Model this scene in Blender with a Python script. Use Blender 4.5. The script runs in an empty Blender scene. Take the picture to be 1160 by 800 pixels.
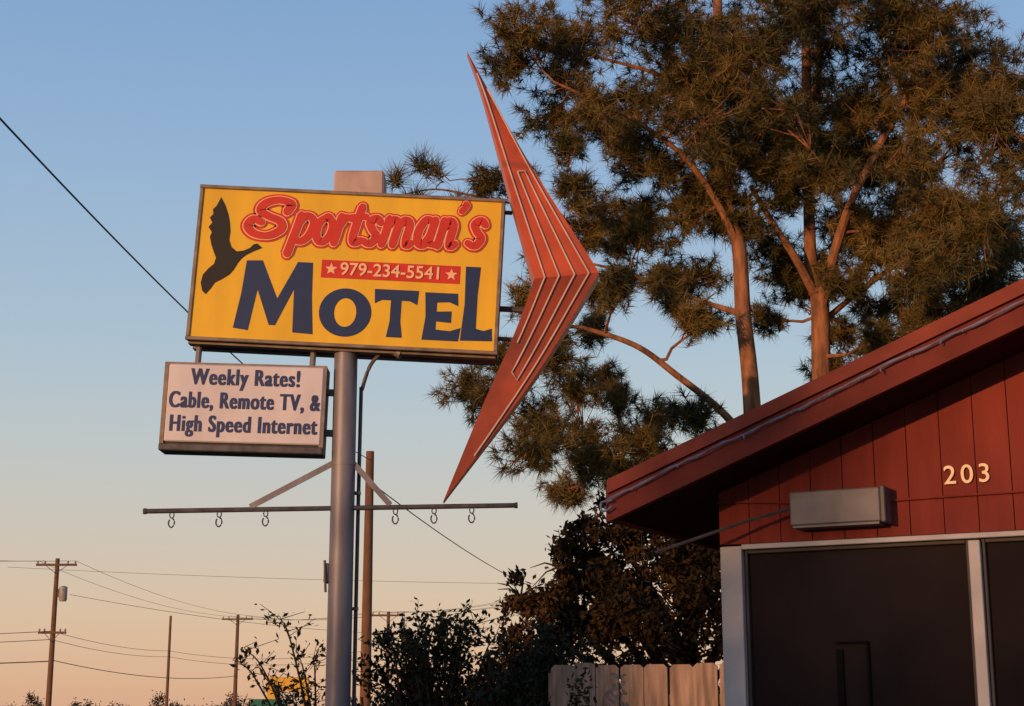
import bpy, math, random
import numpy as np
from mathutils import Vector, Matrix, Euler
random.seed(7); rng=np.random.default_rng(7)
scene=bpy.context.scene
R=math.radians
def link(o): scene.collection.objects.link(o); return o
# ---------------------------------------------------------------- materials
def mat(name, col, rough=0.7, metal=0.0, var=0.25, scale=6.0, bump=0.0, bscale=40.0, spec=0.4, stretch=(1,1,1), col2=None, detail=5, trans=0.0):
    m=bpy.data.materials.new(name); m.use_nodes=True
    nt=m.node_tree; b=nt.nodes['Principled BSDF']
    b.inputs['Roughness'].default_value=rough; b.inputs['Metallic'].default_value=metal
    b.inputs['Specular IOR Level'].default_value=spec
    tc=nt.nodes.new('ShaderNodeTexCoord'); mp=nt.nodes.new('ShaderNodeMapping')
    mp.inputs['Scale'].default_value=stretch
    nt.links.new(tc.outputs['Object'],mp.inputs['Vector'])
    n=nt.nodes.new('ShaderNodeTexNoise'); n.inputs['Scale'].default_value=scale; n.inputs['Detail'].default_value=detail
    nt.links.new(mp.outputs[0],n.inputs['Vector'])
    cr=nt.nodes.new('ShaderNodeValToRGB')
    c2=col2 if col2 else tuple(c*(1+var) for c in col)
    c1=tuple(c*(1-var) for c in col)
    cr.color_ramp.elements[0].position=0.3; cr.color_ramp.elements[1].position=0.7
    cr.color_ramp.elements[0].color=(*c1,1); cr.color_ramp.elements[1].color=(*c2,1)
    nt.links.new(n.outputs['Fac'],cr.inputs['Fac']); nt.links.new(cr.outputs['Color'],b.inputs['Base Color'])
    if bump>0:
        n2=nt.nodes.new('ShaderNodeTexNoise'); n2.inputs['Scale'].default_value=bscale; n2.inputs['Detail'].default_value=4
        nt.links.new(mp.outputs[0],n2.inputs['Vector'])
        bp=nt.nodes.new('ShaderNodeBump'); bp.inputs['Strength'].default_value=bump; bp.inputs['Distance'].default_value=0.02
        nt.links.new(n2.outputs['Fac'],bp.inputs['Height']); nt.links.new(bp.outputs[0],b.inputs['Normal'])
    return m
M={}
M['yellow']=mat('sign_yellow',(0.76,0.46,0.016),0.45,var=0.10,scale=2.2,stretch=(1.6,1,0.45))
M['frame']=mat('sign_frame',(0.22,0.17,0.13),0.5,metal=0.3,var=0.3,scale=8)
M['cabdark']=mat('cabinet_dark',(0.04,0.035,0.035),0.6,var=0.3)
M['blue']=mat('letter_blue',(0.008,0.028,0.105),0.5,var=0.1)
M['blue2']=mat('message_blue',(0.016,0.034,0.13),0.5,var=0.1)
M['red']=mat('letter_red',(0.56,0.028,0.012),0.5,var=0.08)
M['cream']=mat('letter_cream',(0.85,0.52,0.30),0.5,var=0.05)
M['black']=mat('goose_black',(0.010,0.010,0.008),0.6,var=0.1)
M['white']=mat('board_white',(0.62,0.58,0.61),0.5,var=0.10,scale=2.5,stretch=(1.5,1,.5))
M['galv']=mat('galvanised_pole',(0.185,0.175,0.20),0.5,metal=0.25,var=0.30,scale=5,stretch=(1,1,0.25),bump=0.1,bscale=18)
M['steel']=mat('dark_steel',(0.085,0.08,0.09),0.55,metal=0.3,var=0.35,scale=9)
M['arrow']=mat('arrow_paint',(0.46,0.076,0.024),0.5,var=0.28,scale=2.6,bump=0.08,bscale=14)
M['arrow_low']=mat('arrow_paint_shaded',(0.28,0.046,0.022),0.55,var=0.35,scale=2.6,bump=0.08,bscale=14)  # darker copy of arrow_paint: shade of the lower half put into the colour
M['arrow_side']=mat('arrow_return',(0.60,0.15,0.06),0.5,var=0.2,scale=4)
M['tube']=mat('neon_tube',(0.60,0.45,0.40),0.3,var=0.15)
M['salmon']=mat('cap_paint',(0.48,0.34,0.29),0.6,var=0.15)
M['bark']=mat('pine_bark',(0.26,0.115,0.055),0.9,var=0.5,scale=9,stretch=(1,1,0.3),bump=0.8,bscale=20)
M['needle']=mat('pine_needles',(0.050,0.066,0.018),0.6,var=0.5,scale=0.9,col2=(0.21,0.140,0.032))
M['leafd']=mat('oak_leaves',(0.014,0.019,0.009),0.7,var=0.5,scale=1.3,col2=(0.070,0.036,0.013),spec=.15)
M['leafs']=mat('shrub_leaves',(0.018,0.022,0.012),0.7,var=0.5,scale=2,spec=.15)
M['twig']=mat('twig',(0.035,0.024,0.018),0.9)
M['siding']=mat('red_siding',(0.205,0.036,0.027),0.8,var=0.20,scale=3,stretch=(3,3,0.4),bump=0.3,bscale=60,spec=.2)
M['fascia']=mat('red_fascia',(0.145,0.030,0.023),0.75,var=0.28,scale=4,bump=0.15,spec=.15)
M['fascia2']=mat('red_trim',(0.20,0.045,0.031),0.75,var=0.30,scale=4,spec=.15)
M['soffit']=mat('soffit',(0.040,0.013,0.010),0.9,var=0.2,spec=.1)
M['shingle']=mat('shingles',(0.08,0.06,0.055),0.9,var=0.3,scale=20,bump=0.4)
M['wframe']=mat('window_frame_paint',(0.42,0.40,0.42),0.5,var=0.14,scale=5)
M['glass']=mat('window_screen',(0.020,0.015,0.016),0.75,var=0.45,scale=1.0,spec=0.03)
M['lampbox']=mat('fixture_grey',(0.155,0.148,0.16),0.55,metal=0.1,var=0.25)
M['digits']=mat('house_digits',(0.82,0.64,0.42),0.45,var=0.05)
M['cord']=mat('light_cord',(0.14,0.18,0.29),0.5,var=0.25)
M['fence']=mat('fence_wood',(0.29,0.20,0.15),0.85,var=0.38,scale=5,stretch=(4,4,0.5),bump=0.5,bscale=30)
M['uwood']=mat('utility_wood',(0.16,0.080,0.045),0.9,var=0.3,scale=8,stretch=(1,1,0.2))
M['insul']=mat('insulator',(0.3,0.28,0.27),0.4)
M['wire']=mat('wire',(0.03,0.025,0.025),0.6)
M['asphalt']=mat('asphalt',(0.05,0.048,0.046),0.9,var=0.2,scale=15,bump=0.3,bscale=200)
M['grass']=mat('ground_grass',(0.10,0.08,0.045),0.95,var=0.4,scale=0.6,bump=0.5)
M['concrete']=mat('concrete',(0.35,0.33,0.3),0.85,var=0.15,scale=3,bump=0.2)
M['paint']=mat('road_paint',(0.7,0.55,0.1),0.7)
M['pwhite']=mat('road_white',(0.7,0.7,0.68),0.7)
M['truck']=mat('truck_yellow',(0.80,0.46,0.07),0.5,var=0.08)
M['rubber']=mat('rubber',(0.008,0.008,0.008),0.9,spec=.03)
M['green']=mat('road_sign_green',(0.01,0.14,0.10),0.4,var=0.05)
M['farleaf']=mat('far_trees',(0.06,0.045,0.03),0.9,var=0.4,scale=0.15)
# ---------------------------------------------------------------- mesh builder
class MB:
    def __init__(s): s.v=[]; s.f=[]; s.m=[]; s.mats=[]
    def mi(s,k):
        if k not in s.mats: s.mats.append(k)
        return s.mats.index(k)
    def add(s,vs,fs,k):
        o=len(s.v); s.v+= [tuple(v) for v in vs]; i=s.mi(k)
        for f in fs: s.f.append(tuple(a+o for a in f)); s.m.append(i)
    def box(s,c,size,k,rot=None,ch=0.0):
        x,y,z=[a/2 for a in size]
        rot=rot or Matrix.Identity(3)
        if ch>0:
            vs=[];idx={}
            for sx in(-1,1):
                for sy in(-1,1):
                    for sz in(-1,1):
                        for ax in range(3):
                            p=[sx*x,sy*y,sz*z]
                            for a in range(3):
                                if a!=ax: p[a]-= (sx,sy,sz)[a]*ch
                            idx[(sx,sy,sz,ax)]=len(vs); vs.append(Vector(c)+rot@Vector(p))
            fs=[]
            for ax in range(3):
                a,b=[i for i in range(3) if i!=ax]
                for sg in(-1,1):
                    q=[]
                    for (ua,ub) in((-1,-1),(1,-1),(1,1),(-1,1)):
                        t=[0,0,0]; t[ax]=sg;t[a]=ua;t[b]=ub
                        q.append(idx[(*t,ax)])
                    fs.append(q)
                for ua in(-1,1):
                    for ub in(-1,1):
                        t0=[0,0,0];t1=[0,0,0];t0[ax]=-1;t1[ax]=1
                        t0[a]=t1[a]=ua;t0[b]=t1[b]=ub
                        fs.append([idx[(*t0,a)],idx[(*t1,a)],idx[(*t1,b)],idx[(*t0,b)]])
            for sx in(-1,1):
                for sy in(-1,1):
                    for sz in(-1,1): fs.append([idx[(sx,sy,sz,i)] for i in range(3)])
            s.add(vs,fs,k); return
        vs=[Vector(c)+rot@Vector((sx*x,sy*y,sz*z)) for sx in(-1,1) for sy in(-1,1) for sz in(-1,1)]
        s.add(vs,[(0,1,3,2),(4,6,7,5),(0,4,5,1),(2,3,7,6),(0,2,6,4),(1,5,7,3)],k)
    def tube(s,pts,rad,k,n=8,cap=True):
        pts=[Vector(p) for p in pts]
        if not hasattr(rad,'__len__'): rad=[rad]*len(pts)
        vs=[];fs=[]
        for i,p in enumerate(pts):
            d=(pts[min(i+1,len(pts)-1)]-pts[max(i-1,0)])
            if d.length<1e-9: d=Vector((0,0,1))
            d.normalize()
            a=Vector((0,0,1)) if abs(d.z)<0.9 else Vector((0,1,0))
            u=d.cross(a).normalized(); w=d.cross(u)
            for j in range(n):
                t=2*math.pi*j/n
                vs.append(p+(u*math.cos(t)+w*math.sin(t))*rad[i])
        for i in range(len(pts)-1):
            for j in range(n):
                fs.append((i*n+j,i*n+(j+1)%n,(i+1)*n+(j+1)%n,(i+1)*n+j))
        if cap:
            fs.append(tuple(range(n))); fs.append(tuple((len(pts)-1)*n+j for j in range(n)))
        s.add(vs,fs,k)
    def prism(s,pts2,y0,y1,k,kside=None):
        n=len(pts2)
        s.add([(x,y0,z) for x,z in pts2],[tuple(range(n))],k)
        s.add([(x,y1,z) for x,z in pts2],[tuple(range(n))],k)
        s.add([(x,y0,z) for x,z in pts2]+[(x,y1,z) for x,z in pts2],[(i,(i+1)%n,n+(i+1)%n,n+i) for i in range(n)],kside or k)
    def obj(s,name,parent=None,smooth=False,bev=0):
        me=bpy.data.meshes.new(name); me.from_pydata(s.v,[],s.f)
        for k in s.mats: me.materials.append(M[k])
        me.polygons.foreach_set('material_index',s.m)
        if smooth: me.polygons.foreach_set('use_smooth',[True]*len(s.f))
        me.update()
        o=link(bpy.data.objects.new(name,me)); o.parent=parent
        if smooth:
            md=o.modifiers.new('es','EDGE_SPLIT'); md.split_angle=R(40)
        return o
def empty(name,loc=(0,0,0),rot=(0,0,0)):
    e=bpy.data.objects.new(name,None); e.location=loc; e.rotation_euler=rot; e.empty_display_size=0.3
    return link(e)
def tris_obj(name,V,mats,parent=None,F=3):
    V=np.asarray(V,dtype=np.float32).reshape(-1,3); n=len(V)//F
    me=bpy.data.meshes.new(name); me.vertices.add(len(V)); me.vertices.foreach_set('co',V.ravel())
    me.loops.add(len(V)); me.loops.foreach_set('vertex_index',np.arange(len(V),dtype=np.int32))
    me.polygons.add(n); me.polygons.foreach_set('loop_start',np.arange(0,len(V),F,dtype=np.int32))
    me.polygons.foreach_set('loop_total',np.full(n,F,dtype=np.int32))
    me.materials.append(mats); me.update(); me.validate()
    o=link(bpy.data.objects.new(name,me)); o.parent=parent; return o
def cr(P,n=8):
    P=[np.array(p,float) for p in P]; P=[2*P[0]-P[1]]+P+[2*P[-1]-P[-2]]; out=[]
    for i in range(1,len(P)-2):
        for t in np.linspace(0,1,n,endpoint=False):
            a,b,c,d=P[i-1:i+3]
            out.append(0.5*((2*b)+(-a+c)*t+(2*a-5*b+4*c-d)*t*t+(-a+3*b-3*c+d)*t**3))
    out.append(P[-2]); return out
def text(name,s,size,loc,k,parent,xs=1.0,off=0.0,rot=(R(90),0,0),ext=0.002,shear=0,align='CENTER',spacing=1.0):
    c=bpy.data.curves.new(name,'FONT'); c.body=s; c.size=size; c.align_x=align; c.align_y='CENTER'
    c.offset=off; c.extrude=ext; c.shear=shear; c.space_character=spacing
    c.materials.append(M[k]); o=link(bpy.data.objects.new(name,c)); o.location=loc; o.rotation_euler=rot; o.scale=(xs,1,1); o.parent=parent
    return o
# ================================================================ MAIN SIGN
SX,SZ=0.00866,0.0090
sg=empty('motel_sign',(-1.614,15.0,5.878),(0,R(2.9),0))
b=MB()
W,H,D=3.02,1.58,0.42
b.box((0,D/2,0),(W,D,H),'cabdark',ch=0.01)
fw=0.035
for z in(-H/2+fw/2,H/2-fw/2): b.box((0,-0.012,z),(W+0.01,0.04,fw),'frame',ch=0.005)
for x in(-W/2+fw/2,W/2-fw/2): b.box((x,-0.012,0),(fw,0.036,H-2*fw),'frame',ch=0.005)
b.box((0,0.1,-H/2-0.012),(W*0.99,0.12,0.022),'frame')
b.box((0,0.32,-H/2-0.012),(W*0.99,0.12,0.022),'frame')
b.obj('cabinet',sg)
b=MB(); b.box((0,-0.006,0),(W-2*fw,0.01,H-2*fw),'yellow'); b.obj('face_panel',sg)
lay=[0]
def ly(base):
    lay[0]+=1; return base-0.00025*lay[0]
def poly(bm,pts,k,base=-0.014):
    y=ly(base); n=len(pts); bm.add([(u*SX,y,v*SZ) for u,v in pts],[tuple(range(n))],k)
b=MB()
def off(p,u,v): return [(a+u,c+v) for a,c in p]
poly(b,off([(0,1),(17,-1),(24,45),(40,6),(47,6),(65,47),(67,-1),(90,-2),(86,38),(84,78),(67,78),(47,36),(27,78),(9,77),(6,40)],-123,-73),'blue')
y=ly(-0.014); N=36; vs=[]
for i in range(N):
    t=2*math.pi*i/N
    vs.append(((1.5+29.5*math.cos(t))*SX,y,(-49+27*math.sin(t))*SZ)); vs.append(((1.5+12.5*math.cos(t+0.12))*SX,y,(-49+16*math.sin(t+0.12))*SZ))
b.add(vs,[(2*i,(2*i+2)%(2*N),(2*i+3)%(2*N),2*i+1) for i in range(N)],'blue')
poly(b,off([(16,0),(34,0),(31,18),(31,41),(40,41),(49,37),(50,53),(0,53),(1,37),(9,41),(19,41),(19,18)],33,-74),'blue')
poly(b,off([(-1,0),(40,0),(42,15),(30,11),(14,12),(14,21),(31,20),(31,33),(14,32),(14,42),(28,43),(38,39),(37,53),(0,53),(2,26)],90,-75),'blue')
poly(b,off([(1,82),(18,82),(16,50),(16,13),(25,11),(34,14),(35,0),(-1,-1),(2,40)],133,-73),'blue')
poly(b,[(-29,-11),(128,-11),(128,9),(-29,9)],'red')
for cx in(-18,118):
    poly(b,[(cx+ (7 if i%2==0 else 3)*math.sin(math.pi*i/5), -1+(7 if i%2==0 else 3)*math.cos(math.pi*i/5)) for i in range(10)],'cream')
goose=[(248,223),(253,232),(257,243),(259,252),(260,262),(259,272),(262,280),(268,285),(276,284),(283,281),(287,277),(291,276),(297,281),(292,283),(287,285),(279,289),(274,293),(270,298),(266,305),(261,311),(253,316),(245,320),(241,326),(235,333),(231,329),(229,320),(231,311),(237,304),(243,299),(245,292),(242,285),(239,277),(237,268),(239,263),(235,257),(239,252),(236,246),(240,242),(239,237),(243,233)]
poly(b,[((x-393.5)-0.052*(305-yy),(305-yy)+0.052*(x-393.5)) for x,yy in goose],'black')
b.obj('motel_lettering',sg)
text('phone_number','979-234-5541',0.178,(50*SX,-0.024,-1.2*SZ),'cream',sg,xs=1.0,off=0.0025)
def ribbon(bm,pts,w,k,y):
    C=cr(pts,7); n=len(C); vs=[]
    for i,p in enumerate(C):
        d=C[min(i+1,n-1)]-C[max(i-1,0)]; d=d/(np.linalg.norm(d)+1e-9); nn=np.array((-d[1],d[0]))
        hw=w*0.5*(0.86+0.26*abs(d[1]))
        a=p+nn*hw; c=p-nn*hw
        vs+= [(a[0]*SX,y,a[1]*SZ),(c[0]*SX,y,c[1]*SZ)]
    bm.add(vs,[(2*i,2*i+2,2*i+3,2*i+1) for i in range(n-1)],k)
    for p,j in((C[0],0),(C[-1],1)):
        yy=y-0.00008*(j+1)
        bm.add([((p[0]+w*.47*math.cos(t))*SX,yy,(p[1]+w*.47*math.sin(t))*SZ) for t in np.linspace(0,2*math.pi,12,endpoint=False)],[tuple(range(12))],k)
G={'s':[[(.9,.82),(.55,1.0),(.2,.82),(.45,.55),(.8,.3),(.5,0),(.0,.1)]],
'p':[[(.25,1.02),(.18,.5),(.05,-.2),(.0,-.5)],[(.2,.7),(.55,1.0),(.95,.75),(.85,.25),(.5,0),(.15,.12)]],
'o':[[(.55,1),(.15,.75),(.12,.3),(.45,0),(.85,.25),(.9,.7),(.55,1)]],
'r':[[(.25,1),(.2,.5),(.12,0)],[(.2,.6),(.5,.95),(.9,.92)]],
't':[[(.55,1.4),(.4,.7),(.35,.2),(.55,0),(.95,.12)],[(.0,.98),(.95,1.02)]],
'm':[[(.12,1),(.1,.5),(.04,0)],[(.1,.65),(.28,.98),(.45,.8),(.43,.4),(.4,0)],[(.44,.65),(.64,.98),(.82,.8),(.8,.3),(.84,0),(.98,.1)]],
'n':[[(.15,1),(.12,.5),(.05,0)],[(.13,.65),(.45,1),(.72,.8),(.68,.3),(.75,0),(1.02,.12)]],
'a':[[(.8,.9),(.4,1),(.08,.6),(.12,.15),(.45,0),(.75,.35)],[(.88,1),(.8,.5),(.78,.12),(1.05,.05)]],
"'":[[(.6,1.0),(.7,.75),(.2,.3)]],
'S':[[(.86,.70),(.92,.93),(.6,1.03),(.3,.92),(.22,.7),(.45,.55),(.75,.42),(.82,.2),(.55,.0),(.2,.04),(.0,.25),(.1,.45),(.3,.38)]]}
word=[('S',-118,33,47,40),('p',-67,28,23,30),('o',-42,28,21,30),('r',-20,28,19,31),('t',-3,29,16,30),('s',15,29,17,30),('m',35,29,35,30),('a',74,30,20,30),('n',99,30,20,30),("'",123,67,8,13),('s',134,32,17,30)]
b=MB()
for lv,(w,k,base) in enumerate([(14.5,'red',-0.016),(10.4,'cream',-0.022),(8.2,'red',-0.028)]):
    q=0
    for ch,u,v,wd,ht in word:
        for st in G[ch]:
            q+=1
            pts=[(u+x*wd+ (zz*ht)*0.16, v+zz*ht) for x,zz in st]
            ww=w*(1.1 if ch=='S' else 1.0)*(0.8 if ch=="'" else 1)
            ribbon(b,pts,ww,k,base-0.0002*q)
b.obj('script_lettering',sg)
# ================================================================ POLE
po=empty('sign_pole',(-1.625,15.18,0))
b=MB()
b.tube([(0,0,0),(0,0,3.0),(0,0,5.15)],[0.122,0.117,0.114],'galv',n=28)
b.tube([(0,0,5.15),(0,0,6.72)],0.1,'galv',n=20)
b.tube([(0,0,0.0),(0,0,0.06)],0.24,'galv',n=28)
for z in(2.15,3.98): b.tube([(0,0,z-0.02),(0,0,z+0.02)],0.120,'galv',n=28)
b.obj('pole',po,True)
b=MB(); b.box((0.1,0.05,6.79),(0.50,0.36,0.26),'salmon',ch=0.02); b.obj('pole_cap_box',po)
b=MB()
b.tube(cr([(0.15,0.05,0),(0.145,0.05,2.5),(0.15,0.05,4.55),(0.16,0.05,4.72),(0.24,0.0,4.95),(0.36,-0.05,5.07),(0.46,-0.08,5.08)],6),0.019,'steel',n=8)
b.tube([(0.42,-0.07,5.09),(0.50,-0.09,5.07),(0.55,-0.1,5.04)],[0.03,0.05,0.055],'galv',n=10)
for z in(1.2,2.6,3.7): b.box((0.12,0.03,z),(0.1,0.05,0.03),'steel')
b.box((-0.135,0.0,2.93),(0.05,0.08,0.19),'galv',ch=0.01); b.tube([(-0.135,-0.05,2.75),(-0.15,-0.05,3.05)],0.012,'steel')
b.obj('conduit',po,True)
b=MB()
def zb(x): return 3.545+(x+1.9)*0.016
b.tube([(-1.885,-0.02,zb(-3.51)),(1.667,-0.02,zb(0.042))],0.024,'steel',n=10)
b.tube([(-1.90,-0.02,zb(-3.53)),(-1.87,-0.02,zb(-3.50))],0.029,'steel',n=10)
b.tube([(1.65,-0.02,zb(0.03)),(1.68,-0.02,zb(0.06))],0.029,'steel',n=10)
def strut(p,q,w,k):
    p=Vector(p);q=Vector(q);d=q-p
    rot=d.to_track_quat('X','Z').to_matrix()
    b.box((p+q)/2,(d.length,0.012,w),k,rot); b.box((p+q)/2+Vector((0,0.03,-0.0)),(d.length*0.99,0.05,0.012),k,rot)
strut((-0.88,-0.03,3.56),(-0.10,-0.03,3.98),0.055,'galv')
strut((0.46,-0.03,3.58),(0.10,-0.03,3.98),0.055,'galv')
for px in(192,246,299,447,491,534):
    x=(px-580)*0.00838+1.625; z=zb(x-1.625)-0.02
    b.tube([(x+0.035*math.sin(t)*0.6,-0.02,z-0.02+0.03*math.cos(t)) for t in np.linspace(0,2*math.pi,9)],0.007,'steel',n=5)
    b.tube([(x+0.028*math.sin(t),-0.02+0.01*math.cos(t),z-0.095+0.045*math.cos(t)) for t in np.linspace(0.3,2*math.pi-0.8,11)],0.008,'steel',n=5)
b.obj('hanging_bar',po,False)
# ================================================================ MESSAGE BOARD
mb=empty('message_board_sign',(-2.585,15.05,4.50),(0,R(1.6),R(0)))
b=MB(); W2,H2=1.57,0.87
b.box((0,0.12,-0.0),(W2,0.24,H2),'cabdark',ch=0.01)
b.box((0,-0.02,-H2/2+0.035),(W2,0.05,0.07),'steel',ch=0.01)
b.box((0,-0.008,H2/2-0.015),(W2,0.03,0.03),'frame')
for s in(-1,1): b.box((s*(W2/2-0.02),-0.009,0),(0.04,0.03,H2-0.03),'frame')
b.obj('cabinet',mb)
b=MB(); b.box((0.01,-0.02,0.035),(W2-0.07,0.035,H2-0.11),'white',ch=0.012); b.obj('face_panel',mb)
for s,z,xs in(('Weekly Rates!',0.285,0.735),('Cable, Remote TV, &',0.055,0.69),('High Speed Internet',-0.175,0.71)):
    for dx,dy in((-0.0075,0),(0.0075,-0.0006),(-0.0025,-0.0012),(0.0025,-0.0018)):
        text('message_text',s,0.226,(dx+0.01,-0.0390+dy,z),'blue2',mb,xs=xs*0.93,off=0.0018,spacing=1.15)
b=MB()
for x in(-0.50,0.62): b.tube([(x,0.12,H2/2-0.02),(x+0.01,0.12,H2/2+0.32)],0.03,'galv',n=10)
b.box((0.82,0.12,0.2),(0.14,0.06,0.06),'steel'); b.box((0.82,0.12,-0.2),(0.14,0.06,0.06),'steel')
b.obj('hanger_posts',mb)
# ================================================================ ARROW
ar=empty('arrow_sign',(0,15.0,0))
b=MB()
top=(-0.456,8.17); elb=(0.838,5.76); inn=(0.215,5.70); bot=(-0.653,3.59)
Lu=cr([top,(-0.31,7.72),(-0.06,6.75),inn],6); Ru=cr([top,(0.14,6.98),elb],9)
Ll=cr([bot,(-0.30,4.45),(0.03,5.2),inn],6); Rl=cr([bot,(0.20,4.74),elb],9)
def bulge(t): return -0.30*t
n=len(Lu)
def half(L,Rr,k):
    vs=[];fs=[]
    for i in range(n):
        t=i/(n-1); l=L[i]; r=Rr[min(int(round(t*(len(Rr)-1))),len(Rr)-1)]
        vs+=[(l[0],bulge(t),l[1]),((l[0]+r[0])/2,bulge(t),(l[1]+r[1])/2),(r[0],bulge(t),r[1]),(l[0],0.16,l[1]),(r[0],0.16,r[1])]
    for i in range(n-1):
        a=5*i;c=5*i+5
        fs+=[(a,a+1,c+1,c),(a+1,a+2,c+2,c+1),(a+3,a+4,c+4,c+3)]
    b.add(vs,fs,k)
    b.add(vs,[(5*i,5*i+3,5*i+8,5*i+5) for i in range(n-1)]+[(5*i+2,5*i+4,5*i+9,5*i+7) for i in range(n-1)],'arrow_side')
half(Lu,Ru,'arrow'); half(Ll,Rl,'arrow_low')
b.obj('arrow_body',ar,False)
b=MB()
def front(t): return bulge(t)-0.016
def npts(f,t0,t1):
    out=[]
    for (L,Rr,rng_) in((Lu,Ru,np.linspace(t0,1,16)),(Ll,Rl,np.linspace(1,t1,16))):
        for t in rng_:
            i=min(int(t*(n-1)),n-2); ft=t*(n-1)-i
            l=L[i]*(1-ft)+L[i+1]*ft
            j=t*(len(Rr)-1); j0=min(int(j),len(Rr)-2); r=Rr[j0]*(1-(j-j0))+Rr[j0+1]*(j-j0)
            p=l*(1-f)+r*f
            out.append((p[0],front(t),p[1]))
    return out
def ntube(p): b.tube(p,0.0085,'tube',n=6)
ntube(npts(0.84,0.20,0.18)); ntube(npts(0.16,0.20,0.62))
a1=npts(0.62,0.60,0.48); a2=npts(0.38,0.62,0.50)
ntube(list(reversed(a2))[-1:]+a1+list(reversed(a2)))
b.obj('neon_tubes',ar,True)
b=MB()
b.tube([(-0.5,0.22,6.55),(0.0,0.14,6.5)],0.022,'steel'); b.tube([(-0.5,0.22,5.55),(0.15,0.14,5.5)],0.03,'steel')
b.tube([(-0.45,0.22,5.25),(0.05,0.14,5.2)],0.022,'steel')
b.obj('brackets',ar)
# ================================================================ MOTEL BUILDING
bd=empty('motel_building',(0.993,7.6,0),(0,0,R(-27.1)))
SL=0.377
def rz(x): return 2.815+SL*(x if x<=4 else 8-x)
b=MB()
x=0.0; i=0
while x<8:
    x1=min(x+0.152,8); g=0.0022
    xa,xb=x+g,x1-g
    zt=lambda q: rz(q)-0.17
    zb0=2.40 if xa<2.4 else 0.0
    yj=-0.007-0.0004*(i%3)
    pts=[(xa,zb0),(xb,zb0),(xb,zt(xb)),(xa,zt(xa))]
    b.prism(pts,yj,0.0-0.001,'siding'); x=x1; i+=1
x=0.0
while x<2.4:
    b.prism([(x+.003,0),(x+.149,0),(x+.149,0.75),(x+.003,0.75)],-0.008,-0.001,'siding'); x+=0.152
b.obj('siding',bd)
b=MB()
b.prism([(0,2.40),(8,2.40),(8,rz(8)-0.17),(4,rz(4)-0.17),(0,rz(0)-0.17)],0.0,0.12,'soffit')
b.box((5.2,0.06,1.2),(5.6,0.12,2.4),'soffit')
b.box((1.2,0.06,0.375),(2.4,0.12,0.75),'soffit')
b.box((0.06,4.62,1.32),(0.12,9.0,2.64),'siding'); b.box((7.94,4.62,1.32),(0.12,9.0,2.64),'siding')
b.prism([(0,0),(8,0),(8,rz(8)-0.17),(4,rz(4)-0.17),(0,rz(0)-0.17)],9.12,9.24,'siding')
b.box((4,4.6,0.06),(7.7,8.9,0.1),'concrete')
b.obj('walls',bd)
b=MB()
def fr(x0,x1,z0,z1,k='wframe',y=-0.03,d=0.06): b.box(((x0+x1)/2,y,(z0+z1)/2),(x1-x0,d,z1-z0),k,ch=0.003)
fr(0.02,0.125,0,2.385); fr(1.17,1.220,0.78,2.36,y=-0.028); fr(2.27,2.4,0,2.385)
fr(0.125,2.27,2.368,2.392,y=-0.031); fr(0.125,2.27,0.74,0.78,y=-0.035)
for a,c in((0.125,1.17),(1.220,2.27)):
    fr(a,a+0.018,0.78,2.368,'cabdark',y=-0.01,d=0.03); fr(c-0.018,c,0.78,2.368,'cabdark',y=-0.01,d=0.03); fr(a+0.018,c-0.018,2.350,2.368,'cabdark',y=-0.01,d=0.03)
b.obj('window_frames',bd)
b=MB(); b.box((0.6525,0.004,1.57),(1.03,0.008,1.58),'glass'); b.box((1.7475,0.004,1.57),(1.04,0.008,1.58),'glass')
b.obj('window_screens',bd)
b=MB()
b.box((0.62,-0.012,1.93),(0.15,0.012,0.010),'rubber'); b.box((0.69,-0.011,1.74),(0.012,0.012,0.37),'rubber'); b.box((0.56,-0.010,1.50),(0.03,0.012,0.80),'rubber')
b.obj('screen_reflection_bars',bd)  # dark bars laid on the screen in place of a reflected form
b=MB()
def slab(xa,xb,ya,yb,o0,o1,k):
    za,zb_=rz(xa),rz(xb)
    if xa<0: za=2.815+SL*xa
    if xb>8: zb_=2.815+SL*(8-xb)
    vs=[(xa,ya,za+o0),(xb,ya,zb_+o0),(xb,yb,zb_+o0),(xa,yb,za+o0),(xa,ya,za+o1),(xb,ya,zb_+o1),(xb,yb,zb_+o1),(xa,yb,za+o1)]
    b.add(vs,[(0,1,2,3),(4,5,6,7),(0,1,5,4),(1,2,6,5),(2,3,7,6),(3,0,4,7)],k)
E=0.375
for xa,xb in((-E,4),(4,8+E)):
    slab(xa,xb,-0.44,9.7,-0.02,0.0,'shingle')
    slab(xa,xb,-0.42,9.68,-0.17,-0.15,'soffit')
    slab(xa,xb,-0.455,-0.425,-0.19,-0.022,'fascia')
    slab(xa,xb,-0.478,-0.456,-0.060,0.004,'fascia2')
    slab(xa,xb,-0.466,-0.456,-0.19,-0.165,'fascia')
    slab(xa,xb,9.685,9.71,-0.19,-0.02,'fascia')
for xx in(-E-0.012,8+E+0.012): b.box((xx,4.63,2.815-SL*E-0.105),(0.022,10.14,0.16),'fascia')
b.obj('roof',bd)
b=MB(); pts=[]
xx=-E
while xx<3.9:
    pts.append((xx,-0.490-0.004*math.sin(xx*9),2.815+SL*xx-0.088-0.010*abs(math.sin(xx*3.1))+0.006*random.random())); xx+=0.045
b.tube(pts,0.0038,'cord',n=6)
pts2=[(p[0],p[1]-0.006*math.cos(i*1.1),p[2]+0.006*math.sin(i*1.1)) for i,p in enumerate(pts)]
b.tube(pts2,0.0025,'cord',n=5)
for i,p in enumerate(pts):
    if random.random()<0.22: b.tube([(p[0],p[1],p[2]),(p[0]+random.uniform(-.008,.008),p[1]-0.008,p[2]-random.uniform(.01,.022))],[0.004,0.0025],'cord',n=6)
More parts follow.
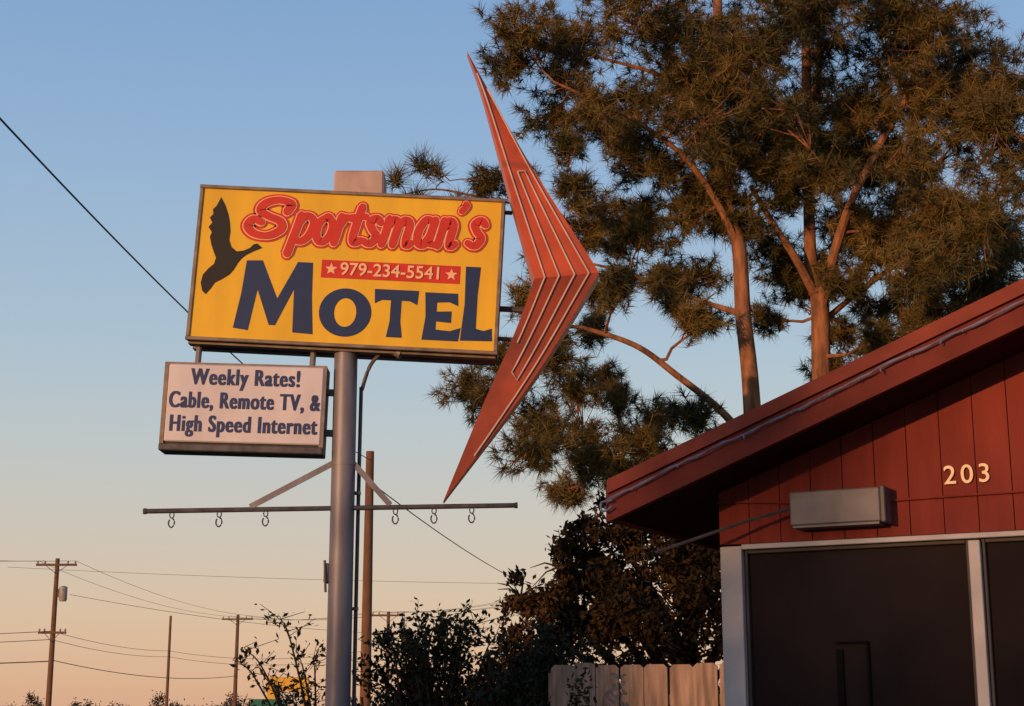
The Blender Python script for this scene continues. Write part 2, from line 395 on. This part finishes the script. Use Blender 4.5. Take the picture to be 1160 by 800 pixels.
p0=pts[0]; b.tube(cr([(p0[0]+.03,p0[1],p0[2]),(p0[0]-0.025,p0[1],p0[2]-0.01),(p0[0]-0.015,p0[1],p0[2]-0.05),(p0[0]+0.03,p0[1],p0[2]-0.03)],6),0.005,'cord',n=6)
b.obj('string_lights',bd)
b=MB()
b.box((0.60,-0.075,2.535),(0.42,0.12,0.155),'lampbox',ch=0.006)
b.box((0.822,-0.075,2.535),(0.022,0.128,0.165),'steel',ch=0.004)
b.box((0.60,-0.075,2.452),(0.40,0.10,0.01),'lampbox')
b.obj('wall_light_fixture',bd)
b=MB()
b.tube(cr([(0.0,-0.022,2.60),(0.2,-0.022,2.59),(0.39,-0.022,2.575)],5),0.005,'siding',n=6)
b.tube(cr([(0.83,-0.022,2.56),(1.3,-0.022,2.565),(3.8,-0.022,2.575)],5),0.005,'siding',n=6)
b.tube([(0.40,-0.10,2.545),(0.2,-0.16,2.49),(-0.22,-0.28,2.35)],0.008,'steel',n=6)
b.obj('cables',bd)
text('room_number','203',0.118,(1.178,-0.020,2.655),'digits',bd,off=0.0008,ext=0.004,spacing=1.28)
# ================================================================ FENCE
fe=empty('wooden_fence',(0,0,0))
b=MB()
p0=Vector((0.35,14.95,0)); p1=Vector((4.6,12.7,0)); d=(p1-p0); Lf=d.length; d.normalize(); ang=math.atan2(d.y,d.x); rm=Matrix.Rotation(ang,3,'Z')
s=0;i=0
while s<Lf:
    w=0.235; c=p0+d*(s+w/2); h=2.07+random.uniform(-0.02,0.02); nx=w/2-0.006
    prof=[(-nx,0.03),(nx,0.03),(nx,h-0.03),(nx-0.035,h),(-nx+0.035,h),(-nx,h-0.03)]
    tilt=random.uniform(-0.006,0.006)
    V=[]
    for yy in(-0.01,0.01):
        for px,pz in prof: V.append(c+rm@Vector((px+tilt*pz,yy+0.004*(i%2),pz)))
    m=6; b.add(V,[tuple(range(m)),tuple(range(m,2*m))]+[(j,(j+1)%m,m+(j+1)%m,m+j) for j in range(m)],'fence')
    s+=w; i+=1
for z in(0.4,1.1,1.75): b.box(p0+d*(Lf/2)+rm@Vector((0,0.04,z)),(Lf,0.04,0.09),'fence',rm)
s=0
while s<=Lf: b.box(p0+d*s+rm@Vector((0,0.1,1.0)),(0.09,0.09,2.0),'fence',rm); s+=2.35
b.obj('pickets',fe)
# ================================================================ PINES
def pine(name,Y,trunk,limbs,clumps,seed,dens=1.0):
    rs=random.Random(seed); nr=np.random.default_rng(seed)
    e=empty(name,(0,0,0)); b=MB()
    nodes=[]
    tp=cr([(x,Y+dy,z,r) for x,dy,z,r in trunk],7)
    b.tube([t[:3] for t in tp],[t[3] for t in tp],'bark',n=12)
    for t in tp:
        if t[2]>4.8: nodes.append((Vector(t[:3]),t[3]))
    for lm in limbs:
        lp=cr([(x,Y+dy,z,r) for x,dy,z,r in lm],6)
        b.tube([t[:3] for t in lp],[t[3] for t in lp],'bark',n=8)
        for t in lp: nodes.append((Vector(t[:3]),t[3]))
    tx=trunk[0][0]
    cl=sorted(clumps,key=lambda c:math.hypot(c[0]-tx,(c[2]-Y)))
    tufts=[]
    for cx,cz,cy,r in cl:
        C=Vector((cx,cy,cz)); best=None
        for p,rad in nodes:
            dd=(p-C).length+max(0,(p.z-C.z+0.1))*0.7
            if best is None or dd<best[0]: best=(dd,p,rad)
        _,p,rad=best; L=(C-p).length
        r0=min(rad*0.7,0.018+0.014*L); seg=max(3,int(L/0.3))
        mid=(p+C)/2+Vector((rs.uniform(-.1,.1),rs.uniform(-.1,.1),-0.10*L+rs.uniform(-.06,.06)))
        lp=cr([tuple(p),tuple(mid),tuple(C)],seg)
        lp=[Vector(q)+Vector((rs.gauss(0,.02),rs.gauss(0,.02),rs.gauss(0,.02)))*(1 if 0<i<len(lp)-1 else 0) for i,q in enumerate(lp)]
        b.tube(lp,[r0+(0.010-r0)*i/(len(lp)-1) for i in range(len(lp))],'bark',n=6)
        for i,q in enumerate(lp):
            if i>0: nodes.append((q,r0+(0.010-r0)*i/(len(lp)-1)))
        if r<0.15:   # fans of long needles at the branch tips
            for k in range(7): tufts.append((C+Vector((rs.uniform(-.08,.08),rs.uniform(-.1,.1),rs.uniform(-.10,.06))),Vector((rs.uniform(-.5,.5),0,0.8)),1.75))
            continue
        off_frame=C.z>12.6
        m=int((12+26*r)*dens*(0.4 if off_frame else 1))
        for _ in range(m):
            st=lp[rs.randint(max(0,int(len(lp)*0.5)),len(lp)-1)]
            v=Vector(nr.normal(size=3)); v.normalize(); v.z*=0.8
            en=C+v*r*(rs.uniform(0.35,1.0) if rs.random()<.72 else rs.uniform(1.0,1.5))
            if (en-st).length<0.08: continue
            md=(st+en)/2+Vector((0,0,-0.05*rs.random()))
            b.tube([st,md,en],[0.009,0.006,0.004],'bark',n=4,cap=False)
            dr=(en-md).normalized()+Vector((0,0,0.35)); tufts.append((en,dr,1))
            for _ in range(rs.choice((2,2,3,3))):
                q=md.lerp(en,rs.uniform(0.1,1.0))+Vector(nr.normal(size=3))*0.08
                tufts.append((q,dr+Vector(nr.normal(size=3))*0.6,1))
    b.obj('trunk_and_branches',e,True)
    T=len(tufts); NN=32
    P=np.repeat(np.array([tuple(t[0]) for t in tufts]),NN,0); Dv=np.array([tuple(t[1]) for t in tufts]); Dv/=np.linalg.norm(Dv,axis=1)[:,None]
    Dr=np.repeat(Dv,NN,0)
    rd=nr.normal(size=(T*NN,3)); rd/=np.linalg.norm(rd,axis=1)[:,None]
    dd=rd+Dr*0.7; dd/=np.linalg.norm(dd,axis=1)[:,None]; 
    Ln=np.repeat(nr.uniform(0.75,1.25,T)*np.array([t[2] for t in tufts]),NN)*nr.uniform(0.14,0.22,T*NN)
    base=P-Dr*nr.uniform(0,0.12,(T*NN,1)); 
    tip=base+dd*Ln[:,None]; tip[:,2]-=0.025
    sd=np.cross(dd,nr.normal(size=(T*NN,3))); sd/=np.linalg.norm(sd,axis=1)[:,None]
    V=np.stack([base-sd*0.0060,base+sd*0.0060,tip],1)
    tris_obj('needles',V,M['needle'],e)
    return T
cA=[(.13,11.2,.5),(.6,11.6,.6),(-.05,10.75,.38),(.8,10.9,.5),(.5,10.25,.42),(1.1,9.85,.45),(1.45,11.2,.7),(1.6,10.35,.5),(2.1,11.6,.75),(2.35,10.6,.6),(2.8,11.3,.7),(1.8,9.45,.46),(1.28,9.05,.36),(1.1,8.4,.36),(1.95,8.5,.48),(2.7,9.7,.6),(2.55,8.9,.55),(2.8,8.1,.42),(2.1,7.65,.33),(.77,7.8,.3),(.5,8.25,.3),(.4,6.3,.42),(-.62,6.35,.44),(-.3,5.98,.36),(.5,5.4,.42),(.25,5.0,.36),(1.0,5.65,.4),(1.1,5.05,.4),(1.75,5.5,.4),(.75,4.82,.32),(1.5,6.15,.3),(2.2,6.0,.3),(-1.68,9.15,.1),(-1.42,9.22,.1),(-1.1,9.30,.1),(-.85,9.30,.1),(-.66,9.2,.1),(-1.25,9.1,.1),(1.5,7.4,.24),(-.35,8.9,.18),(3.0,10.3,.6),(3.5,9.6,.5),(3.3,11.2,.8),(0.1,9.0,.2),(1.45,5.05,.28),(-.15,6.5,.3),(.55,6.8,.25),(3.3,8.6,.45),(2.2,9.5,.5),(1.2,10.7,.5),(2.9,10.9,.6),(1.9,10.9,.55),(2.3,8.0,.35),(1.6,8.8,.35),(2.0,5.3,.3),(2.4,5.6,.3),(.35,5.9,.3),(1.35,6.6,.2),(2.9,7.4,.3),(1.15,7.1,.2),(3.1,11.6,.7),(2.6,10.2,.5),(3.2,9.0,.4),(1.7,9.9,.4),(2.55,7.0,.22),(.75,9.3,.25),(1.2,7.75,.3),(1.6,8.1,.3),(.85,8.75,.25),(1.9,9.0,.35),(2.3,7.3,.2),(.2,7.2,.2),(.9,6.1,.25),(2.5,11.9,.6),(1.0,11.8,.5)]
cB=[]
for px,py,r in [(850,80,.7),(860,150,.6),(900,50,.8),(905,120,.7),(890,200,.5),(960,40,.8),(960,110,.7),(950,180,.6),(945,265,.5),(1010,60,.8),(1015,205,.6),(1000,270,.55),(995,335,.5),(1060,30,.8),(1050,110,.75),(1060,180,.7),(1050,250,.65),(1040,320,.55),(1110,50,.85),(1110,130,.8),(1110,210,.75),(1100,280,.6),(1085,345,.5),(1150,90,.8),(1150,170,.75),(1150,250,.7),(1145,320,.55),(880,265,.4),(872,340,.26),(965,380,.32),(1020,375,.4),(960,320,.35),(1150,10,.8),(1190,200,.9),(1210,80,.9),(1200,320,.7),(1120,345,.4),(985,150,.6),(930,20,.7),(820,220,.4),(800,200,.4),(830,110,.6),(900,290,.35),(1030,160,.6),(880,160,.55),(1080,230,.6),(1040,280,.5),(1060,335,.5),(1125,300,.55),(1145,345,.5),(1015,325,.45),(1080,290,.5),(925,225,.45),(925,300,.3),(860,30,.6),(912,10,.6),(1000,110,.6),(975,230,.45),(985,385,.3),(1050,370,.35),(1000,15,.6),(1040,10,.6),(1080,5,.6)]:
    cB.append(((px-580)*0.0128,6.64+(400-py)*0.01335,r))
ra=random.Random(3)
A=[(x,z,22+ra.uniform(-1.5,1.3),r) for x,z,r in cA]; B=[(x,z,22.6+ra.uniform(-2.0,1.8),r) for x,z,r in cB]
B+=[(x+ra.uniform(-.35,.35),z+ra.uniform(-.3,.3),22.8+ra.uniform(-2.2,2.2),r*0.9) for x,z,r in cB[:27]]
for _ in range(14):
    A.append((3.1+ra.uniform(-2.6,1.6),12.7+ra.random()*3.2,22+ra.uniform(-2,2),.8)); B.append((5+ra.uniform(-1.8,3),12.8+ra.random()*3.6,22.8+ra.uniform(-2,2),.85))
tA=pine('pine_tree',22.0,[(3.42,0,0,.20),(3.40,0,3,.16),(3.38,0,5.9,.125),(3.30,0,7.2,.115),(3.27,0,8.2,.105),(3.12,.05,8.9,.09),(3.05,.1,10.6,.08),(3.1,.1,13,.06),(3.0,0,16,.02)],
 [[(3.40,0,5.25,.07),(2.9,-.2,5.78,.055),(2.3,-.4,6.22,.05),(1.77,-.5,6.6,.042),(1.2,-.5,6.82,.034),(.76,-.5,6.9,.026),(.1,-.4,6.78,.018),(-.5,-.3,6.5,.012)],
  [(3.27,0,8.2,.07),(2.9,-.2,8.9,.05),(2.4,-.4,9.5,.04),(1.6,-.6,10.0,.03),(.6,-.6,10.5,.018)],
  [(3.3,0,7.2,.05),(2.6,.2,7.5,.03),(1.7,.3,7.9,.024),(.9,.3,8.1,.014)],
  [(1.1,.2,8.5,.03),(.3,.2,8.85,.022),(-.5,.1,9.0,.018),(-1.1,0,9.08,.014),(-1.6,0,9.0,.008)],
  [(3.05,.1,10.3,.05),(2.3,.2,10.9,.035),(1.2,.3,11.3,.02)]],A,11,1.15)
tB=pine('pine_tree',22.6,[(4.60,0,0,.23),(4.55,0,3,.18),(4.50,0,6.2,.145),(4.52,0,7.5,.135),(4.42,0,7.95,.10),(4.45,.1,9.5,.08),(4.5,.1,11.5,.07),(4.6,0,16.5,.02)],
 [[(4.50,0,7.3,.09),(4.62,-.2,7.9,.075),(4.95,-.35,8.9,.065),(5.35,-.5,9.7,.055),(5.85,-.5,10.6,.045),(6.3,-.4,11.8,.03)],
  [(4.48,0,7.6,.07),(4.15,-.3,8.1,.06),(3.85,-.4,8.55,.05),(3.5,-.4,9.2,.035)],
  [(4.5,0,7.2,.05),(5.2,.3,7.8,.04),(6.3,.4,8.6,.03),(7.4,.4,9.3,.02)]],B,12,dens=1.1)
print('TUFTS',tA,tB)
# ================================================================ BROADLEAF
def leaves(name,blobs,n,size,mt,parent,seed,cl=0.16):
    nr=np.random.default_rng(seed); out=[]
    for (cx,cy,cz,rx,ry,rzz) in blobs:
        k=int(n*rx*rzz)
        sub=nr.normal(size=(max(6,k//110),3)); sub/=np.linalg.norm(sub,axis=1)[:,None]; sub*=nr.uniform(0.3,1.0,(len(sub),1))
        c=sub[nr.integers(0,len(sub),k)]+nr.normal(size=(k,3))*cl
        P=np.array((cx,cy,cz))+c*np.array((rx,ry,rzz))
        a=nr.normal(size=(k,3)); a/=np.linalg.norm(a,axis=1)[:,None]
        c2=np.cross(a,nr.normal(size=(k,3))); c2/=np.linalg.norm(c2,axis=1)[:,None]
        L=(size*nr.uniform(0.6,1.2,k))[:,None]
        out.append(np.stack([P-a*L*.5,P+c2*L*.22,P+a*L*.5,P-c2*L*.22],1).reshape(-1,3))
    return tris_obj(name,np.concatenate(out),M[mt],parent,F=4)
def tree(name,base,blobs,n,size,mt,seed,tr=0.14):
    e=empty(name); rs=random.Random(seed); b=MB(); bx,by=base
    top=max(bb[2] for bb in blobs)
    b.tube(cr([(bx,by,0),(bx+.1,by,top*0.4),(bx-.05,by,top)],5),[tr*(1-i/11*0.85) for i in range(11)],'twig',n=8)
    for bb in blobs:
        c=Vector(bb[:3]); z0=max(0.3,c.z-abs(c.x-bx)*0.8-0.7)
        s=Vector((bx,by,min(z0,top)))
        b.tube(cr([tuple(s),tuple((s+c)/2+Vector((0,0,.15))),tuple(c)],4),[tr*.4*(1-i/9) +.006 for i in range(9)],'twig',n=6)
        for _ in range(14):
            v=Vector([rs.gauss(0,1) for _ in range(3)]).normalized(); en=c+Vector((v.x*bb[3],v.y*bb[4],v.z*bb[5]))*1.0
            b.tube([c,(c+en)/2+Vector((0,0,.05)),en],[.014,.009,.004],'twig',n=4,cap=False)
    b.obj('trunk_and_branches',e); leaves('foliage',blobs,n,size,mt,e,seed); return e
ob=[(1.15,18.5,3.65,.5,.6,.4),(1.9,18.4,4.1,.55,.7,.45),(2.5,18.6,3.9,.6,.7,.55),(0.55,18.5,3.3,.4,.5,.35),(1.5,18.3,3.1,.8,.7,.6),(2.3,18.2,3.1,.7,.7,.65),(.75,18.4,2.6,.7,.6,.6),(1.6,18.2,2.4,.8,.6,.6),(2.6,18.6,2.4,.7,.6,.6),(3.3,18.9,3.5,.8,.7,.7),(3.3,18.9,2.5,.8,.7,.7),(0.1,18.5,2.95,.35,.4,.3),(2.0,18.9,1.6,1.0,.6,.7),(3.0,18.4,4.1,.4,.5,.35),(.2,18.3,2.3,.6,.5,.6),(1.0,18.6,1.6,.9,.5,.6),(2.0,18.8,3.5,.8,.5,.5),(-.1,18.4,1.6,.7,.4,.7),(1.6,18.6,3.75,.5,.5,.4),(.85,18.5,3.25,.45,.4,.4),(.5,18.5,2.9,.5,.4,.4),(1.2,18.5,2.9,.6,.5,.5),(.8,18.5,3.7,.3,.4,.25),(1.4,18.5,4.05,.35,.4,.25)]
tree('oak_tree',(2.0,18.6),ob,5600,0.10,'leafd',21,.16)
def shrub(name,base,w,h,seed,nst=46,ls=0.075,lean=0,nl=4,side=.45,sp=.25):
    e=empty(name); rs=random.Random(seed); nr=np.random.default_rng(seed); b=MB(); L=[]
    for i in range(nst):
        a=rs.uniform(0,2*math.pi); rr=rs.random()**.6; hh=h*rs.uniform(.62,1.05)
        s=Vector((base[0]+rs.uniform(-sp,sp)*w,base[1]+rs.uniform(-.15,.15),0.0))
        en=Vector((base[0]+math.cos(a)*w*rr+lean,base[1]+math.sin(a)*0.5*rr,hh*(1-0.25*rr*rr)))
        P=cr([tuple(s),(s.x*.7+en.x*.3,s.y*.7+en.y*.3,en.z*.55),(s.x*.25+en.x*.75,s.y*.25+en.y*.75,en.z*.9),tuple(en)],8)
        b.tube(P,[.016*(1-j/len(P))+.003 for j in range(len(P))],'twig',n=4,cap=False)
        for j,p in enumerate(P):
            if j<len(P)*.3: continue
            for _ in range(nl):
                L.append(np.array(p)+nr.normal(size=3)*0.035)
            if rs.random()<side:
                q=np.array(p)+np.array((rs.gauss(0,.16),rs.gauss(0,.12),rs.uniform(0,.18)))
                b.tube([p,q],[.005,.003],'twig',n=3,cap=False)
                for t in np.linspace(.3,1,6 if nl>2 else 4): L.append(np.array(p)*(1-t)+q*t+nr.normal(size=3)*0.02)
    P=np.array(L); k=len(P)
    d=nr.normal(size=(k,3)); d[:,2]+=.5; d/=np.linalg.norm(d,axis=1)[:,None]; c=np.cross(d,nr.normal(size=(k,3))); c/=np.linalg.norm(c,axis=1)[:,None]
    Ln=(ls*nr.uniform(.6,1.25,k))[:,None]
    tris_obj('leaves',np.stack([P,P+d*Ln*.5+c*Ln*.24,P+d*Ln,P+d*Ln*.5-c*Ln*.24],1).reshape(-1,3),M['leafs'],e,F=4)
    b.obj('stems',e); return e
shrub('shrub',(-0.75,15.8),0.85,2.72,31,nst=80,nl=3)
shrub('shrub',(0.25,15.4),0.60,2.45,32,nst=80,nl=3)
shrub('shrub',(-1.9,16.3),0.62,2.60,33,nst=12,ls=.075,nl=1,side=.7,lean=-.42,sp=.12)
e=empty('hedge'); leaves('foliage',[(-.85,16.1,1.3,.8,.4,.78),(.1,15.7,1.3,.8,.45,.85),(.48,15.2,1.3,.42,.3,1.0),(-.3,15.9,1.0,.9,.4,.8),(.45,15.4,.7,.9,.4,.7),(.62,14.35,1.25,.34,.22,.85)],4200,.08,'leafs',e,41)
b=MB()
for i in range(40):
    x=random.uniform(-1.5,.9); y=16.1-(x+1)*0.6; b.tube([(x,y,0),(x+random.uniform(-.1,.1),y,1.0),(x+random.uniform(-.3,.3),y+random.uniform(-.2,.2),1.8)],[.02,.012,.005],'twig',n=4)
b.obj('stems',e)
# ================================================================ UTILITY POLES
def upole(x,y,h,r,arms=(),transf=False,rotz=0.0):
    e=empty('utility_pole',(x,y,0),(0,0,rotz)); b=MB()
    b.tube([(0,0,0),(0,0,h*.5),(0,0,h)],[r,r*.86,r*.7],'uwood',n=12)
    for z,w in arms:
        b.box((0,-r*.9,z),(w,.10,.14),'uwood')
        for s in(-1,1):
            b.tube([(s*w*.28,-r,z),(0,-r,z-.55)],.02,'steel',n=5)
            for f in(.46,.28): b.tube([(s*w*f,-r*.9,z+.06),(s*w*f,-r*.9,z+.14),(s*w*f,-r*.9,z+.24)],[.03,.07,.05],'insul',n=8)
    if transf:
        b.tube([(r+.28,0,h-2.6),(r+.28,0,h-2.5),(r+.28,0,h-1.75),(r+.28,0,h-1.68)],[.2,.25,.25,.12],'insul',n=14); b.box((r+.05,0,h-2.1),(.2,.1,.5),'steel')
    b.obj('pole_and_crossarms',e,True); return e
upole(-27.9,98,11.1,.19,((10.7,2.5),(6.6,1.7)),True)
upole(-29.7,140,10.2,.15)
upole(-24.7,145,10.6,.2,((10.2,2.8),))
upole(-9.6,125,9.6,.18,((9.3,2.6),(7.9,1.6)))
upole(-3.97,44,8.85,.16)
upole(-5.9,-6,8.7,.15)
upole(3.2,110,10.2,.15,((9.8,2.4),))
pw=empty('power_lines'); b=MB()
def wire(p,q,sag,r,n=24):
    p=Vector(p);q=Vector(q)
    b.tube([p.lerp(q,i/n)-Vector((0,0,sag*4*(i/n)*(1-i/n))) for i in range(n+1)],r,'wire',n=5,cap=False)
b.tube([(-5.92+(Y+6)*.039,Y,7.40+0.0018*(Y-18)**2) for Y in np.linspace(-6,44,60)],.0115,'wire',n=6)
wire((-3.97,44,8.0),(3.2,110,9.8),.55,.018)
Ax=[(-27.9+s*1.15,98,10.95) for s in(-1,-.6,.6,1)]
for i,s in enumerate((-1,-.6,.6,1)):
    if i in(0,3): wire(Ax[i],(-24.7+s*1.24,145,10.5),.6,.012)
    wire((-24.7+s*1.24,145,10.5),(-9.6+s*1.2,125,9.6),.5,.012)
    wire((-9.6+s*1.2,125,9.6),(3.2+s*1.1,110,10.0),.5,.012)
    wire(Ax[i],(-50+s,75,11.5),.8,.012)
for dz in(0,-.5): wire((-28,98,6.7+dz),(-50,80,6.2+dz),.5,.02); wire((-28,98,6.7+dz),(-29.7,140,7.2+dz),.3,.016); wire((-29.7,140,7.2+dz),(-9.6,125,6.9+dz),.8,.016)
wire((-28,98,4.9),(-60,100,5.2),.4,.035); wire((-28,98,5.0),(-24.7,145,5.2),.6,.025); wire((-27,98,8.9),(-9.6,125,7.9),.4,.014)
wire((-60,190,19),(60,190,17.5),1.2,.02)
b.obj('wires',pw)
# ================================================================ TRUCK + ROAD SIGN
tr=empty('box_truck',(-13.8,100,0),(0,0,R(8))); b=MB()
b.box((0,0,2.45),(2.5,5.6,3.0),'truck',ch=.05); b.box((0,0,.75),(1.2,7.4,.2),'steel')
b.box((0,3.75,1.45),(2.2,1.7,1.7),'truck',ch=.15); b.box((0,4.62,1.8),(1.9,.04,.6),'glass'); b.box((0.15,-2.82,2.1),(1.5,.03,2.0),'pwhite')
for sx in(-1,1):
    for yy in(-1.6,3.6): b.tube([(sx*.85,yy,.48),(sx*1.15,yy,.48)],.48,'rubber',n=18)
    b.box((sx*1.0,-2.83,.85),(.25,.04,.12),'red')
b.obj('body',tr)
rs_=empty('road_sign',(-8.95,60,0)); b=MB()
b.box((0,0,1.9),(1.35,.03,.7),'green',ch=.005); b.box((0,-.018,1.9),(1.27,.004,.62),'green')
for x in(-.4,.4): b.tube([(x,.05,0),(x,.05,2.2)],.03,'galv')
b.obj('panel_and_posts',rs_); text('sign_text','AIRPORT',.22,(0,-.026,1.85),'pwhite',rs_)
# ================================================================ GROUND / ROAD
def sheet(name,x0,x1,y0,y1,z,k,top=True):
    b=MB(); b.add([(x0,y0,z),(x1,y0,z),(x1,y1,z),(x0,y1,z)],[(0,1,2,3)],k); return b.obj(name)
sheet('ground',-3000,3000,-3000,3000,0,'grass')
sheet('road',-19,-10,-600,900,.008,'asphalt')
sheet('parking_lot',-9.3,8,-14,6.6,.006,'asphalt')
b=MB()
for yy in range(-100,300,12): b.add([(-14.57,yy,.014),(-14.43,yy,.014),(-14.43,yy+3,.014),(-14.57,yy+3,.014)],[(0,1,2,3)],'paint')
for x in(-18.7,-10.4): b.add([(x,-600,.014),(x+.12,-600,.014),(x+.12,900,.014),(x,900,.014)],[(0,1,2,3)],'pwhite')
b.obj('road_markings')
b=MB(); b.box((-9.9,150,.07),(.2,1500,.14),'concrete',ch=.02); b.obj('kerb')
e=empty('sun_filter_trees'); bl=[]
rr=random.Random(5)
for i in range(70):
    x=-75+i*1.6+rr.uniform(-1,1)
    h=rr.choice((1.6,2.0,2.4,2.8)) if x<-20 else rr.uniform(1.2,2.0)
    bl.append((x,205+rr.uniform(-6,6),h*.55,rr.uniform(1.5,2.6),1.5,h*.95))
leaves('foliage',bl,220,.38,'farleaf',e,51)
# ================================================================ CAMERA, SUN, SKY
cam=bpy.data.cameras.new('camera'); co=link(bpy.data.objects.new('camera',cam)); co.location=(0,0,1.6); co.rotation_euler=(R(90+12.9),0,0)
cam.lens=55.9; cam.sensor_width=36; cam.clip_end=8000; scene.camera=co
EL=4.5; AZ=218.0
sd=Vector((math.sin(R(AZ))*math.cos(R(EL)),math.cos(R(AZ))*math.cos(R(EL)),math.sin(R(EL))))
# unseen row of thin trees behind the camera, added to filter the low sun
e=empty('sun_filter_trees'); ce=Vector((sd.x,sd.y,0)).normalized()*60; pe=Vector((-sd.y,sd.x,0)).normalized(); bl=[]; b=MB()
for i in range(-9,10):
    c=ce+pe*(i*3.1+rr.uniform(-.8,.8)); hz=rr.uniform(4.2,4.6)
    bl.append((c.x,c.y,hz,3.0,2.4,hz*.97)); b.tube([(c.x,c.y,0),(c.x+.2,c.y,hz),(c.x,c.y,hz*1.7)],[.22,.15,.05],'twig',n=8)
leaves('foliage',bl,150,.5,'farleaf',e,61,.17); b.obj('trunks',e)
sl=bpy.data.lights.new('sun','SUN'); sl.energy=3.2; sl.angle=R(.5); sl.color=(1,.51,.23)
so=link(bpy.data.objects.new('sun',sl)); so.rotation_euler=sd.to_track_quat('Z','Y').to_euler()
w=bpy.data.worlds.new('World'); scene.world=w; w.use_nodes=True; nt=w.node_tree
bg=nt.nodes['Background']; sk=nt.nodes.new('ShaderNodeTexSky'); sk.sky_type='NISHITA'; sk.sun_disc=False
sk.sun_elevation=R(EL); sk.sun_rotation=R(AZ); sk.dust_density=1.5; sk.ozone_density=1.5
tc=nt.nodes.new('ShaderNodeTexCoord'); sp=nt.nodes.new('ShaderNodeSeparateXYZ'); nt.links.new(tc.outputs['Generated'],sp.inputs[0])
rp=nt.nodes.new('ShaderNodeValToRGB'); el=rp.color_ramp.elements
stops=[(0.0,(.730,.415,.270)),(.02,(.745,.46,.30)),(.06,(.715,.51,.365)),(.114,(.61,.54,.47)),(.169,(.515,.555,.565)),(.223,(.42,.53,.625)),(.329,(.305,.455,.655)),(.429,(.225,.378,.625)),(.6,(.11,.21,.40)),(1.0,(.035,.08,.19))]
el[0].position=stops[0][0]; el[0].color=(*stops[0][1],1); el[1].position=stops[-1][0]; el[1].color=(*stops[-1][1],1)
for p,c in stops[1:-1]:
    q=el.new(p); q.color=(*c,1)
nt.links.new(sp.outputs['Z'],rp.inputs['Fac'])
s1=nt.nodes.new('ShaderNodeVectorMath'); s1.operation='SCALE'; s1.inputs['Scale'].default_value=0.90/0.15; nt.links.new(rp.outputs[0],s1.inputs[0])
s2=nt.nodes.new('ShaderNodeVectorMath'); s2.operation='SCALE'; s2.inputs['Scale'].default_value=0.22; nt.links.new(sk.outputs[0],s2.inputs[0])
ad=nt.nodes.new('ShaderNodeVectorMath'); ad.operation='ADD'; nt.links.new(s1.outputs[0],ad.inputs[0]); nt.links.new(s2.outputs[0],ad.inputs[1])
nt.links.new(ad.outputs[0],bg.inputs['Color']); bg.inputs['Strength'].default_value=0.15
scene.view_settings.view_transform='Standard'; scene.view_settings.look='None'; scene.view_settings.exposure=0
